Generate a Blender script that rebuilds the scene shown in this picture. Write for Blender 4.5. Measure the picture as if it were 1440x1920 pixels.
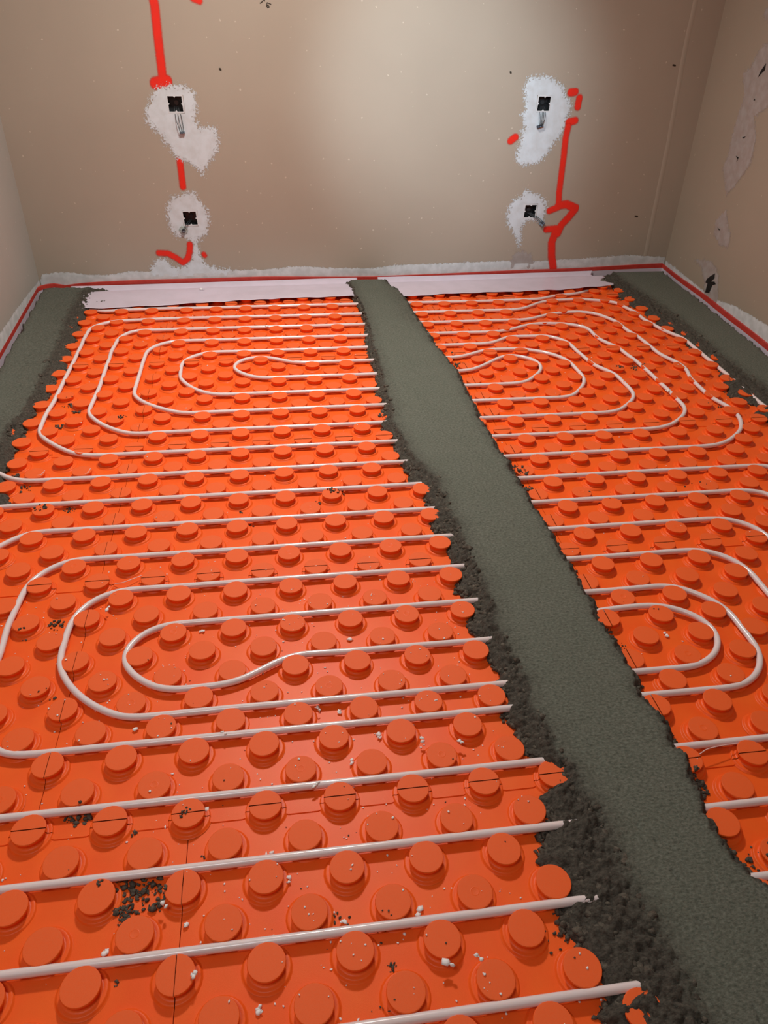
import bpy, bmesh, math, random
import numpy as np
from mathutils import Matrix, Vector
random.seed(7)
RNG = np.random.default_rng(11)
S = bpy.context.scene
COL = S.collection
for o in list(bpy.data.objects): bpy.data.objects.remove(o, do_unlink=True)

# ---------------------------------------------------------------- measured data (metres; walls as distance along wall, height)
W = {'back_band': [(-0.0073, 0.0635), (0.0246, 0.0969), (0.095, 0.1091), (0.1757, 0.104), (0.2686, 0.087), (0.3795, 0.0867), (0.4801, 0.1041), (0.6053, 0.0948), (0.8622, 0.0934),
               (1.2127, 0.0926), (1.3919, 0.1055), (1.5724, 0.0917), (1.8177, 0.0821), (1.9416, 0.0969), (2.1298, 0.098), (2.3523, 0.1014), (2.6108, 0.104), (2.776, 0.0967),
               (2.9413, 0.1018), (3.1082, 0.107), (3.2762, 0.1154), (3.3781, 0.1192), (3.59, 0.1014)],
 'boxes': [(0.8217, 0.9081), (0.8286, 0.3721), (2.7181, 0.9192), (2.717, 0.3794)],
 'c_out_l': [(0.63, 3.386), (0.664, 3.092), (0.672, 2.892), (0.648, 2.606), (0.636, 2.444), (0.646, 2.235), (0.621, 2.023), (0.634, 1.923), (0.602, 1.743), (0.625, 1.616),
             (0.627, 1.498), (0.644, 1.405), (0.641, 1.353), (0.674, 1.282), (0.679, 1.186), (0.669, 1.068), (0.702, 1.003), (0.693, 0.904), (0.714, 0.872), (0.674, 0.762),
             (0.716, 0.735), (0.677, 0.612), (0.704, 0.57), (0.706, 0.494), (0.718, 0.448), (0.694, 0.408), (0.717, 0.364), (0.701, 0.31), (0.711, 0.279), (0.712, 0.22),
             (0.738, 0.189), (0.75, 0.161), (0.738, 0.123), (0.706, 0.108), (0.707, 0.058), (0.676, 0.005), (0.657, -0.026), (0.685, -0.051), (0.682, -0.071), (0.693, -0.103),
             (0.666, -0.134), (0.665, -0.161), (0.681, -0.183), (0.702, -0.224), (0.697, -0.248), (0.711, -0.261), (0.675, -0.294), (0.703, -0.32)],
 'c_top_l': [(0.662, 3.264), (0.68, 2.809), (0.676, 2.527), (0.669, 2.221), (0.661, 1.956), (0.654, 1.682), (0.673, 1.518), (0.695, 1.404), (0.736, 1.329), (0.735, 1.166),
             (0.743, 1.018), (0.749, 0.885), (0.755, 0.74), (0.755, 0.612), (0.757, 0.495), (0.764, 0.405), (0.766, 0.308), (0.776, 0.21), (0.796, 0.133), (0.809, 0.032),
             (0.815, -0.058), (0.817, -0.149), (0.832, -0.242), (0.839, -0.338)],
 'c_top_r': [(0.857, 3.391), (0.906, 3.22), (0.919, 2.867), (0.946, 2.506), (0.98, 2.195), (0.974, 1.651), (0.986, 1.43), (0.995, 1.17), (1.007, 0.962), (1.009, 0.758),
             (1.012, 0.603), (1.022, 0.502), (1.017, 0.342), (1.03, 0.216), (1.031, 0.117), (1.005, 0.019), (1.021, -0.074), (1.052, -0.15)],
 'cam': ([0.23006, -0.77548, 1.35716], [[0.990149, 0.059277, -0.126853], [-0.138113, 0.562459, -0.815209], [0.023027, 0.824698, 0.565105]], 1404.37),
 'clods': [(-0.092, -0.01, 0.03, 26), (-0.113, 0.022, 0.02, 14), (-0.063, 0.021, 0.025, 18), (-0.041, -0.012, 0.02, 12), (-0.098, -0.034, 0.02, 14), (-0.145, 0.031, 0.012, 8),
           (-0.215, 0.18, 0.02, 12), (-0.237, 0.179, 0.01, 5), (-0.451, 0.718, 0.012, 8), (-0.381, 0.755, 0.02, 10), (0.391, 1.303, 0.03, 20), (0.317, 1.247, 0.02, 8),
           (-0.532, 1.284, 0.02, 8), (-0.454, 1.297, 0.02, 8), (-0.685, 1.513, 0.03, 10), (-0.631, 1.431, 0.03, 10), (0.359, -0.175, 0.008, 6), (-0.1, -0.142, 0.005, 3),
           (-0.106, 0.128, 0.008, 5), (0.032, 0.068, 0.006, 3), (0.281, -0.091, 0.02, 5), (0.965, 0.086, 0.03, 10), (1.088, -0.083, 0.04, 18), (1.837, 2.201, 0.03, 14),
           (1.739, 2.18, 0.015, 6), (1.275, 1.195, 0.06, 5), (-0.7, 2.229, 0.02, 10), (-0.603, 2.057, 0.03, 12), (-0.561, 1.997, 0.02, 10), (-0.604, 1.868, 0.02, 10),
           (-0.477, 1.693, 0.02, 10), (-0.375, 1.89, 0.02, 8), (1.616, 1.193, 0.05, 6), (2.002, 1.807, 0.05, 12), (2.055, 1.753, 0.05, 10), (1.011, 2.381, 0.02, 14),
           (1.035, 2.3, 0.025, 26), (0.976, 2.218, 0.02, 10), (1.015, 1.449, 0.02, 14), (1.028, 1.393, 0.03, 30), (1.041, 1.338, 0.02, 12), (1.039, 1.269, 0.015, 10),
           (1.049, 0.112, 0.018, 20), (1.053, 0.09, 0.018, 20), (0.62, 1.795, 0.02, 10), (0.699, 0.322, 0.015, 22), (0.669, -0.164, 0.05, 12), (0.344, -0.245, 0.02, 5),
           (0.344, -0.113, 0.03, 6), (-0.006, 0.15, 0.012, 5), (-0.346, 0.502, 0.02, 3), (1.192, 0.621, 0.01, 2), (1.057, 0.515, 0.012, 5), (0.113, 1.149, 0.01, 3),
           (0.082, 1.226, 0.006, 3), (0.156, 0.545, 0.3, 10), (0.353, 0.031, 0.3, 14), (0.057, -0.081, 0.3, 16), (1.271, 0.55, 0.2, 5), (-0.668, 3.203, 0.03, 16),
           (2.164, 3.13, 0.04, 20), (-0.524, 3.234, 0.01, 3)],
 'conn': [(0.8398, 0.7832), (0.786, 0.3109), (2.7069, 0.8146), (2.7933, 0.3142)],
 'flakes': [(-0.252, 0.782), (-0.007, 0.691), (0.365, 0.619), (0.273, 0.399), (0.32, 0.381), (-0.132, 0.391), (0.062, 0.337), (0.401, 0.303), (0.489, 0.269), (0.575, 0.256),
            (0.333, 0.244), (0.252, 0.185), (0.156, 0.058), (0.195, -0.002), (0.283, -0.089), (0.421, -0.091), (0.005, -0.064), (-0.12, -0.088), (0.03, -0.157), (-0.029, -0.033),
            (0.032, 0.164), (0.503, -0.187), (0.453, -0.194), (0.138, -0.213), (0.179, 2.807), (1.191, 0.538), (1.845, 1.921)],
 'l_out': [(-0.7, 3.403), (-0.699, 3.126), (-0.741, 2.999), (-0.721, 2.852), (-0.718, 2.651), (-0.701, 2.484), (-0.694, 2.379), (-0.717, 2.246), (-0.705, 2.143), (-0.727, 2.049),
           (-0.728, 1.913), (-0.727, 1.775), (-0.727, 1.615), (-0.721, 1.526), (-0.664, 1.357)],
 'l_top': [(-0.795, 3.353), (-0.801, 3.143), (-0.791, 2.891), (-0.763, 2.605), (-0.761, 2.418), (-0.76, 2.344), (-0.745, 2.123), (-0.749, 1.931), (-0.769, 1.826), (-0.766, 1.725)],
 'left_band': [(0.0305, 0.0727), (0.563, 0.1037), (0.8954, 0.1119)],
 'patches': [[(0.715, 0.9455), (0.747, 0.974), (0.8045, 0.987), (0.8745, 0.9876), (0.9197, 0.9533), (0.9229, 0.8891), (0.9064, 0.8401), (0.9243, 0.8071), (1.0039, 0.8039),
              (1.0151, 0.7703), (1.0049, 0.7057), (0.9662, 0.6539), (0.9364, 0.6191), (0.9213, 0.5839), (0.8814, 0.6265), (0.8331, 0.6546), (0.7908, 0.6686), (0.7689, 0.7233),
              (0.7419, 0.7369), (0.7398, 0.7737), (0.7003, 0.7969), (0.6711, 0.8395), (0.6775, 0.8816), (0.7034, 0.9137)],
             [(0.7217, 0.4402), (0.7512, 0.4807), (0.788, 0.4861), (0.8443, 0.5029), (0.8738, 0.4967), (0.8765, 0.4675), (0.9036, 0.4377), (0.9242, 0.4017), (0.9246, 0.3474),
              (0.9025, 0.2865), (0.872, 0.2655), (0.8522, 0.2566), (0.8549, 0.2253), (0.8589, 0.1778), (0.8853, 0.1291), (0.9627, 0.1011), (1.0078, 0.0998), (1.0029, 0.0474),
              (0.575, 0.06), (0.5858, 0.1114), (0.6208, 0.1583), (0.6773, 0.1601), (0.7034, 0.121), (0.7404, 0.1136), (0.7807, 0.1318), (0.8098, 0.1631), (0.8236, 0.226),
              (0.8148, 0.2573), (0.7915, 0.2702), (0.7436, 0.2835), (0.7199, 0.3146), (0.7136, 0.3811)],
             [(2.6004, 1.0001), (2.6203, 1.0394), (2.6917, 1.0461), (2.7516, 1.0346), (2.8119, 1.0019), (2.8307, 0.956), (2.861, 0.9313), (2.8685, 0.8875), (2.8546, 0.8366),
              (2.8432, 0.7915), (2.8285, 0.7655), (2.8033, 0.7328), (2.7828, 0.6932), (2.7505, 0.6533), (2.716, 0.6265), (2.6325, 0.6203), (2.6028, 0.6439), (2.5993, 0.7004),
              (2.6168, 0.7396), (2.6136, 0.7914), (2.6293, 0.8138), (2.5998, 0.8676), (2.6231, 0.8865), (2.6074, 0.9483)],
             [(2.5832, 0.3965), (2.6116, 0.4365), (2.653, 0.4593), (2.6776, 0.4955), (2.7016, 0.482), (2.764, 0.4613), (2.8032, 0.4239), (2.8111, 0.3967), (2.8033, 0.3488),
              (2.7922, 0.3214), (2.7295, 0.3363), (2.6936, 0.3231), (2.676, 0.2852), (2.6791, 0.2325), (2.6785, 0.1791), (2.6576, 0.2223), (2.6243, 0.2757), (2.589, 0.318),
              (2.5803, 0.3593), (2.5927, 0.3795)],
             [(2.6257, 0.0787), (2.643, 0.1258), (2.6562, 0.1436), (2.6997, 0.1642), (2.7574, 0.1375), (2.7976, 0.0742), (2.8024, 0.0406), (2.6298, 0.0454)]],
 'r_out': [(2.196, 3.399), (2.164, 3.17), (2.158, 3.01), (2.185, 2.898), (2.179, 2.746), (2.225, 2.636), (2.211, 2.48), (2.207, 2.412), (2.236, 2.304), (2.239, 2.186),
           (2.182, 2.067), (2.116, 1.893), (2.171, 1.811), (2.14, 1.726), (2.203, 1.749)],
 'r_top': [(2.253, 3.4), (2.263, 3.174), (2.274, 2.983), (2.286, 2.742), (2.276, 2.575), (2.269, 2.399), (2.261, 2.224), (2.267, 2.072), (2.271, 1.878)],
 'rcracks': [[(0.6359, 0.194), (0.5994, 0.1696), (0.5646, 0.1409), (0.5616, 0.1218), (0.5855, 0.1248), (0.585, 0.0745), (0.6308, 0.0867), (0.6429, 0.1339), (0.6749, 0.1485),
              (0.6541, 0.1553), (0.616, 0.1434), (0.6448, 0.1702)],
             [(0.5823, 1.1504), (0.5515, 1.1181), (0.5399, 1.0899), (0.5655, 1.1089), (0.588, 1.124)], [(0.5781, 0.8433), (0.5422, 0.8331), (0.5567, 0.8299)],
             [(0.5275, 0.748), (0.5618, 0.7459), (0.5439, 0.7223), (0.5585, 0.7339)], [(0.5338, 0.4036), (0.5659, 0.4005), (0.5596, 0.3947)],
             [(0.5576, 1.0047), (0.5744, 0.9994), (0.5572, 0.9948)]],
 'redtop': [(0.0643, 0.0296), (0.2334, 0.0476), (0.4857, 0.0516), (0.8576, 0.0523), (1.21, 0.051), (1.8185, 0.0332), (2.4546, 0.0429), (2.7831, 0.0464), (3.1189, 0.0499),
            (3.4607, 0.0599), (3.5926, 0.0629)],
 'ridge': [(3.4577, 1.3885), (3.4553, 1.1809), (3.4752, 0.7519), (3.4836, 0.1103)],
 'right_band': [(-0.0671, 0.0818), (0.1861, 0.0817), (0.4206, 0.0766), (0.6986, 0.0784), (0.9265, 0.1139), (1.2438, 0.1346)],
 'rpatches': [[(0.5456, 1.2278), (0.4915, 1.2121), (0.4452, 1.128), (0.379, 1.0954), (0.4475, 1.0155), (0.4487, 0.9578), (0.4334, 0.8672), (0.4446, 0.7309), (0.4191, 0.6793),
               (0.5311, 0.564), (0.5928, 0.6161), (0.6917, 0.741), (0.6743, 0.8479), (0.604, 0.9319), (0.7009, 0.9846), (0.784, 1.0467), (0.7689, 1.1621), (0.6818, 1.2526)],
              [(0.5696, 0.5032), (0.4953, 0.4324), (0.506, 0.3669), (0.5998, 0.3312), (0.6929, 0.3392), (0.6859, 0.3955), (0.6204, 0.4535)],
              [(0.369, 0.1879), (0.5187, 0.2305), (0.6258, 0.2261), (0.6793, 0.1896), (0.7594, 0.047), (0.5749, 0.0387), (0.5496, 0.1135), (0.4646, 0.1789)],
              [(0.456, 1.3679), (0.429, 1.3353), (0.4926, 1.3107), (0.5798, 1.319), (0.548, 1.3687)]],
 'skirt': [(-0.647, 3.101), (-0.36, 3.12), (-0.24, 3.136), (-0.092, 3.158), (0.184, 3.189), (0.469, 3.204), (0.642, 3.209), (0.915, 3.182), (1.202, 3.206), (1.506, 3.213),
           (1.821, 3.228), (2.162, 3.291)],
 'strokes': [('R', 0.0213, [(0.7763, 1.3522), (0.7817, 1.308), (0.7787, 1.2047), (0.7775, 1.0761), (0.7766, 0.9986)]), ('R', 0.03, [(0.7413, 0.9961), (0.7926, 1.0055)]),
             ('R', 0.0144, [(0.9575, 1.3383), (0.9853, 1.3288)]), ('R', 0.0172, [(0.8106, 0.6561), (0.8106, 0.5932), (0.8106, 0.5292)]),
             ('R', 0.0167, [(0.6425, 0.1969), (0.6896, 0.1929), (0.7287, 0.1692), (0.7621, 0.1426), (0.7901, 0.162), (0.8065, 0.2044), (0.8106, 0.2381)]),
             ('R', 0.0128, [(0.8782, 0.1856), (0.8829, 0.1769)]), ('R', 0.0207, [(2.8574, 0.9734), (2.8807, 0.9761)]), ('R', 0.0194, [(2.9098, 0.9466), (2.908, 0.9066)]),
             ('R', 0.0197, [(2.8696, 0.8328), (2.9046, 0.8406)]),
             ('R', 0.0182, [(2.8701, 0.8122), (2.865, 0.7524), (2.8692, 0.6729), (2.8717, 0.5641), (2.8728, 0.4803), (2.8827, 0.4002)]),
             ('R', 0.0241, [(2.8813, 0.4089), (2.9285, 0.414), (2.9869, 0.3929)]), ('R', 0.0193, [(2.8313, 0.3807), (2.8827, 0.4002)]),
             ('R', 0.0227, [(2.9874, 0.39), (2.9506, 0.3409), (2.9152, 0.3002), (2.9001, 0.2528)]), ('R', 0.0195, [(2.8278, 0.2781), (2.8953, 0.2828)]),
             ('R', 0.0245, [(2.8874, 0.271), (2.8722, 0.202), (2.8843, 0.125), (2.9052, 0.0557)]), ('R', 0.0195, [(2.5549, 0.7423), (2.5796, 0.7604)]),
             ('K', 0.0025, [(1.2816, 1.3436), (1.2734, 1.3331), (1.2631, 1.3267)]), ('K', 0.002, [(1.2866, 1.3458), (1.2835, 1.3354)]),
             ('K', 0.0022, [(1.3124, 1.3237), (1.2955, 1.3295), (1.2922, 1.317), (1.2966, 1.3088), (1.3043, 1.3131), (1.2998, 1.3193), (1.2922, 1.317)]),
             ('K', 0.0056, [(1.0505, 1.0595), (1.0551, 1.0551)]), ('K', 0.0057, [(2.5155, 1.0621), (2.5189, 1.0574)]), ('K', 0.0049, [(3.4062, 1.1034), (3.4189, 1.1012)]),
             ('K', 0.005, [(3.365, 0.3431), (3.3791, 0.3399)])]}

# ---------------------------------------------------------------- camera
cam_d = bpy.data.cameras.new('camera'); cam = bpy.data.objects.new('camera', cam_d); COL.objects.link(cam)
C0, RM, FPX = W['cam']
m = Matrix.Identity(4)
for r in range(3):
    for c in range(3): m[r][c] = RM[r][c]
    m[r][3] = C0[r]
cam.matrix_world = m
cam_d.sensor_fit = 'HORIZONTAL'; cam_d.sensor_width = 36.0; cam_d.lens = FPX/1440*36.0
cam_d.clip_start = .02
S.camera = cam
# ---------------------------------------------------------------- world, lamps, exposure
wd = bpy.data.worlds.new('world'); S.world = wd; wd.use_nodes = True
wd.node_tree.nodes['Background'].inputs[0].default_value = (.8, .86, 1, 1)
wd.node_tree.nodes['Background'].inputs[1].default_value = .25
def lamp(name, typ, loc, energy, color, target=None, **k):
    l = bpy.data.lights.new(name, typ); l.energy = energy; l.color = color
    for a, b in k.items(): setattr(l, a, b)
    o = bpy.data.objects.new(name, l); COL.objects.link(o); o.location = loc
    if target is not None:
        o.rotation_euler = (Vector(target)-Vector(loc)).to_track_quat('-Z', 'Y').to_euler()
    return o
lamp('ceiling_bulb', 'AREA', (.35, 2.2, 2.42), 50, (1, .955, .90), (.30, 2.0, 0), size=.28)
lamp('added_near_fill', 'AREA', (-.3, -.8, 2.42), 13, (.95, .98, 1), (-.3, -.4, 0), size=.6)  # unseen fill added behind the camera to lift the near floor
lamp('added_wall_spot', 'SPOT', (.85, 1.5, 1.7), 140, (.70, .88, 1), (1.18, 3.53, .96), spot_size=math.radians(47), spot_blend=1.0, shadow_soft_size=.08)  # spot added to throw the cool bright patch onto the back wall
S.view_settings.view_transform = 'Standard'; S.view_settings.look = 'None'
S.view_settings.gamma = 1; S.view_settings.use_curve_mapping = False
S.view_settings.exposure = 0.12

# ---------------------------------------------------------------- helpers
def meshobj(name, V, F, mat=None, parent=None, smooth=False, attr=None):
    me = bpy.data.meshes.new(name)
    V = np.asarray(V, dtype=np.float64)
    if isinstance(F, np.ndarray):
        k = F.shape[1]
        me.vertices.add(len(V)); me.vertices.foreach_set('co', V.ravel())
        me.loops.add(F.size); me.loops.foreach_set('vertex_index', F.ravel().astype(np.int32))
        me.polygons.add(len(F)); me.polygons.foreach_set('loop_start', np.arange(0, F.size, k, dtype=np.int32))
        me.polygons.foreach_set('loop_total', np.full(len(F), k, dtype=np.int32))
        me.update(calc_edges=True); me.validate()
    else:
        me.from_pydata([tuple(v) for v in V], [], [tuple(f) for f in F]); me.update()
    if attr is not None:
        a = me.attributes.new('sd', 'FLOAT', 'POINT'); a.data.foreach_set('value', np.asarray(attr, dtype=np.float32))
    if smooth: me.polygons.foreach_set('use_smooth', [True]*len(me.polygons))
    o = bpy.data.objects.new(name, me); COL.objects.link(o)
    if mat: me.materials.append(mat)
    if parent: o.parent = parent
    return o
def empty(name, loc=(0, 0, 0), rz=0):
    o = bpy.data.objects.new(name, None); COL.objects.link(o); o.location = loc; o.rotation_euler = (0, 0, rz)
    o.empty_display_size = .05; return o
def tag(o, label=None, cat=None, group=None, kind=None):
    if label: o['label'] = label
    if cat: o['category'] = cat
    if group: o['group'] = group
    if kind: o['kind'] = kind
    return o
def tube(path, r, n=10, caps=True):
    P = np.asarray(path, float); m_ = len(P)
    T = np.gradient(P, axis=0); T /= np.linalg.norm(T, axis=1)[:, None]+1e-12
    up = np.array([0, 0, 1.]) if abs(T[0][2]) < .9 else np.array([1., 0, 0])
    V = []; N = up
    for i in range(m_):
        A = N-np.dot(N, T[i])*T[i]; A /= np.linalg.norm(A)+1e-12; N = A
        B = np.cross(T[i], A)
        for k in range(n):
            t = 2*math.pi*k/n; V.append(P[i]+r*(math.cos(t)*A+math.sin(t)*B))
    F = []
    for i in range(m_-1):
        for k in range(n):
            F.append((i*n+k, i*n+(k+1) % n, (i+1)*n+(k+1) % n, (i+1)*n+k))
    if caps: F.append(tuple(range(n-1, -1, -1))); F.append(tuple((m_-1)*n+k for k in range(n)))
    return V, F
def join(parts):
    V = []; F = []
    for v, f in parts:
        o = len(V); V += [tuple(x) for x in v]; F += [tuple(i+o for i in q) for q in f]
    return V, F
def box(x0, x1, y0, y1, z0, z1):
    V = [(x, y, z) for z in (z0, z1) for y in (y0, y1) for x in (x0, x1)]
    return V, [(0, 2, 3, 1), (4, 5, 7, 6), (0, 1, 5, 4), (2, 6, 7, 3), (0, 4, 6, 2), (1, 3, 7, 5)]
def hsh(ix, iy, s):
    h = (ix*374761393+iy*668265263+s*974634777) & 0xffffffff
    h = ((h ^ (h >> 13))*1274126177) & 0xffffffff
    return ((h ^ (h >> 16)) & 0xffff)/65535.0
def vn(x, y, s=0):
    ix = np.floor(x).astype(np.int64); iy = np.floor(y).astype(np.int64); fx = x-ix; fy = y-iy
    fx = fx*fx*(3-2*fx); fy = fy*fy*(3-2*fy)
    a = hsh(ix, iy, s); b = hsh(ix+1, iy, s); c = hsh(ix, iy+1, s); d = hsh(ix+1, iy+1, s)
    return (a*(1-fx)+b*fx)*(1-fy)+(c*(1-fx)+d*fx)*fy
def fbm(x, y, s=0, o=3):
    t = 0; a = 1; n = 0
    for k in range(o): t = t+a*vn(x*2**k, y*2**k, s+k); n += a; a *= .55
    return t/n
def worley(x, y, s=0):
    ix = np.floor(x).astype(np.int64); iy = np.floor(y).astype(np.int64); best = np.full(x.shape, 9.)
    for dx in (-1, 0, 1):
        for dy in (-1, 0, 1):
            px = ix+dx+hsh(ix+dx, iy+dy, s); py = iy+dy+hsh(ix+dx, iy+dy, s+5)
            best = np.minimum(best, np.hypot(px-x, py-y))
    return best
def sstep(a, b, x):
    t = np.clip((x-a)/(b-a), 0, 1); return t*t*(3-2*t)

# ---------------------------------------------------------------- materials
def mat(name, col, rough=.6, noise=None, bump=None, spec=.5, sss=0):
    """noise=(scale, colour2, amount)  bump=(scale, strength, distance)"""
    M = bpy.data.materials.new(name); M.use_nodes = True; nt = M.node_tree; b = nt.nodes['Principled BSDF']
    b.inputs['Base Color'].default_value = (*col, 1); b.inputs['Roughness'].default_value = rough
    b.inputs['Specular IOR Level'].default_value = spec
    if sss: b.inputs['Subsurface Weight'].default_value = sss; b.inputs['Subsurface Radius'].default_value = (.006, .004, .003)
    tc = nt.nodes.new('ShaderNodeTexCoord')
    if noise:
        n = nt.nodes.new('ShaderNodeTexNoise'); n.inputs['Scale'].default_value = noise[0]; n.inputs['Detail'].default_value = 5
        nt.links.new(tc.outputs['Object'], n.inputs['Vector'])
        mx = nt.nodes.new('ShaderNodeMix'); mx.data_type = 'RGBA'
        mx.inputs[6].default_value = (*col, 1); mx.inputs[7].default_value = (*noise[1], 1)
        mr = nt.nodes.new('ShaderNodeMapRange'); mr.inputs[1].default_value = .35; mr.inputs[2].default_value = .65; mr.inputs[4].default_value = noise[2]
        nt.links.new(n.outputs[0], mr.inputs[0]); nt.links.new(mr.outputs[0], mx.inputs[0]); nt.links.new(mx.outputs[2], b.inputs['Base Color'])
    if bump:
        n2 = nt.nodes.new('ShaderNodeTexNoise'); n2.inputs['Scale'].default_value = bump[0]; n2.inputs['Detail'].default_value = 6
        nt.links.new(tc.outputs['Object'], n2.inputs['Vector'])
        bp = nt.nodes.new('ShaderNodeBump'); bp.inputs['Strength'].default_value = bump[1]; bp.inputs['Distance'].default_value = bump[2]
        nt.links.new(n2.outputs[0], bp.inputs['Height']); nt.links.new(bp.outputs[0], b.inputs['Normal'])
    return M
ORANGE = mat('orange_plastic', (.90, .110, .012), .42, (9, (.93, .14, .016), .8), (700, .25, .0006), .27)
ORANGE_TOP = mat('rubbed_orange_plastic', (.88, .125, .022), .58, (260, (.85, .14, .034), .6), (900, .35, .0005), .25)
PIPE = mat('translucent_pipe', (.84, .72, .70), .2, (6, (.80, .72, .72), .8), None, .55, .35)
MORTAR = mat('trowelled_mortar', (.150, .145, .115), .85, (60, (.10, .10, .078), .8), (330, .9, .002), .3)
CLOD = mat('crumbly_mortar', (.060, .049, .037), .9, (120, (.175, .155, .12), .7), (500, 1, .002), .3)
FOAM = mat('white_foam', (.62, .55, .62), .55, (5, (.68, .60, .68), .6), (40, .15, .002))
FILM = mat('white_film', (.70, .62, .72), .38, (12, (.62, .55, .63), .6), (60, .25, .002))
RED = mat('red_band', (.50, .035, .025), .5, (30, (.60, .06, .04), .7))
BLACK = mat('black_plastic', (.012, .013, .014), .45)
WIREM = mat('grey_wire', (.03, .035, .04), .4)
CONN = mat('clear_connector', (.30, .42, .50), .25, (200, (.05, .07, .1), .8))
CONN_D = mat('dark_connector', (.05, .06, .08), .35)
FLAKE = mat('polystyrene', (.90, .88, .85), .7)
BOARD = mat('concrete_slab', (.25, .24, .22), .9)
CEIL = mat('ceiling_paint', (.55, .50, .45), .9)
def wallmat(name, c1, c2, ridge=None):
    M = mat(name, c1, .62, (1.6, c2, .7), (90, .12, .001), .25); nt = M.node_tree; b = nt.nodes['Principled BSDF']
    tc = [n for n in nt.nodes if n.type == 'TEX_COORD'][0]
    mx = [n for n in nt.nodes if n.type == 'MIX'][0]
    v = nt.nodes.new('ShaderNodeTexVoronoi'); v.inputs['Scale'].default_value = 15; v.voronoi_dimensions = '2D'
    dn = nt.nodes.new('ShaderNodeTexNoise'); dn.inputs['Scale'].default_value = 60
    ad = nt.nodes.new('ShaderNodeMix'); ad.data_type = 'VECTOR'; ad.inputs[0].default_value = .012
    nt.links.new(tc.outputs['Object'], dn.inputs['Vector']); nt.links.new(tc.outputs['Object'], ad.inputs[4]); nt.links.new(dn.outputs['Color'], ad.inputs[5])
    sp = nt.nodes.new('ShaderNodeSeparateXYZ'); cb = nt.nodes.new('ShaderNodeCombineXYZ'); nt.links.new(ad.outputs[1], sp.inputs[0])
    nt.links.new(sp.outputs[0], cb.inputs[0]); nt.links.new(sp.outputs[2], cb.inputs[1]); nt.links.new(cb.outputs[0], v.inputs['Vector'])
    # only some cells hold a speck, of differing size
    sx = nt.nodes.new('ShaderNodeSeparateColor'); nt.links.new(v.outputs['Color'], sx.inputs[0])
    th = nt.nodes.new('ShaderNodeMapRange'); th.inputs[1].default_value = .70; th.inputs[2].default_value = 1; th.inputs[3].default_value = 0; th.inputs[4].default_value = .062
    nt.links.new(sx.outputs[0], th.inputs[0])
    lt = nt.nodes.new('ShaderNodeMath'); lt.operation = 'LESS_THAN'
    nt.links.new(v.outputs['Distance'], lt.inputs[0]); nt.links.new(th.outputs[0], lt.inputs[1])
    m2 = nt.nodes.new('ShaderNodeMix'); m2.data_type = 'RGBA'; m2.inputs[7].default_value = (c1[0]*1.5, c1[1]*1.55, c1[2]*1.6, 1)
    ml = nt.nodes.new('ShaderNodeMath'); ml.operation = 'MULTIPLY'; ml.inputs[1].default_value = .7
    nt.links.new(lt.outputs[0], ml.inputs[0]); nt.links.new(ml.outputs[0], m2.inputs[0])
    nt.links.new(mx.outputs[2], m2.inputs[6]); nt.links.new(m2.outputs[2], b.inputs['Base Color'])
    return M
WALLB = wallmat('tan_wall_paint', (.400, .345, .275), (.365, .312, .248))
WALLR = wallmat('tan_wall_paint_shaded', (.36, .305, .235), (.33, .28, .215))  # the back wall's tan, darkened to hold the right wall's shade
WALLL = wallmat('pale_wall_paint_left', (.415, .405, .36), (.38, .37, .33))
def edged(name, col, col2, lo, hi, amp, scale, rough=.7, alpha=1.0, bumpd=.001):
    """a coat whose ragged or soft edge follows the stored edge distance 'sd'"""
    M = bpy.data.materials.new(name); M.use_nodes = True; nt = M.node_tree; b = nt.nodes['Principled BSDF']
    b.inputs['Roughness'].default_value = rough; b.inputs['Specular IOR Level'].default_value = .25
    at = nt.nodes.new('ShaderNodeAttribute'); at.attribute_name = 'sd'
    tc = nt.nodes.new('ShaderNodeTexCoord')
    n = nt.nodes.new('ShaderNodeTexNoise'); n.inputs['Scale'].default_value = scale; n.inputs['Detail'].default_value = 7; n.inputs['Roughness'].default_value = .78
    nt.links.new(tc.outputs['Object'], n.inputs['Vector'])
    s1 = nt.nodes.new('ShaderNodeMath'); s1.operation = 'MULTIPLY_ADD'; s1.inputs[1].default_value = amp; s1.inputs[2].default_value = -amp/2
    nt.links.new(n.outputs[0], s1.inputs[0])
    s2 = nt.nodes.new('ShaderNodeMath'); s2.operation = 'ADD'; nt.links.new(at.outputs['Fac'], s2.inputs[0]); nt.links.new(s1.outputs[0], s2.inputs[1])
    mr = nt.nodes.new('ShaderNodeMapRange'); mr.interpolation_type = 'SMOOTHSTEP'; mr.inputs[1].default_value = lo; mr.inputs[2].default_value = hi; mr.inputs[4].default_value = alpha
    nt.links.new(s2.outputs[0], mr.inputs[0]); nt.links.new(mr.outputs[0], b.inputs['Alpha'])
    n3 = nt.nodes.new('ShaderNodeTexNoise'); n3.inputs['Scale'].default_value = 22; n3.inputs['Detail'].default_value = 4; nt.links.new(tc.outputs['Object'], n3.inputs['Vector'])
    mx = nt.nodes.new('ShaderNodeMix'); mx.data_type = 'RGBA'; mx.inputs[6].default_value = (*col, 1); mx.inputs[7].default_value = (*col2, 1)
    m3 = nt.nodes.new('ShaderNodeMapRange'); m3.inputs[1].default_value = .4; m3.inputs[2].default_value = .65; nt.links.new(n3.outputs[0], m3.inputs[0])
    nt.links.new(m3.outputs[0], mx.inputs[0]); nt.links.new(mx.outputs[2], b.inputs['Base Color'])
    bp = nt.nodes.new('ShaderNodeBump'); bp.inputs['Distance'].default_value = bumpd; bp.inputs['Strength'].default_value = .4
    nt.links.new(n.outputs[0], bp.inputs['Height']); nt.links.new(bp.outputs[0], b.inputs['Normal'])
    return M
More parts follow.
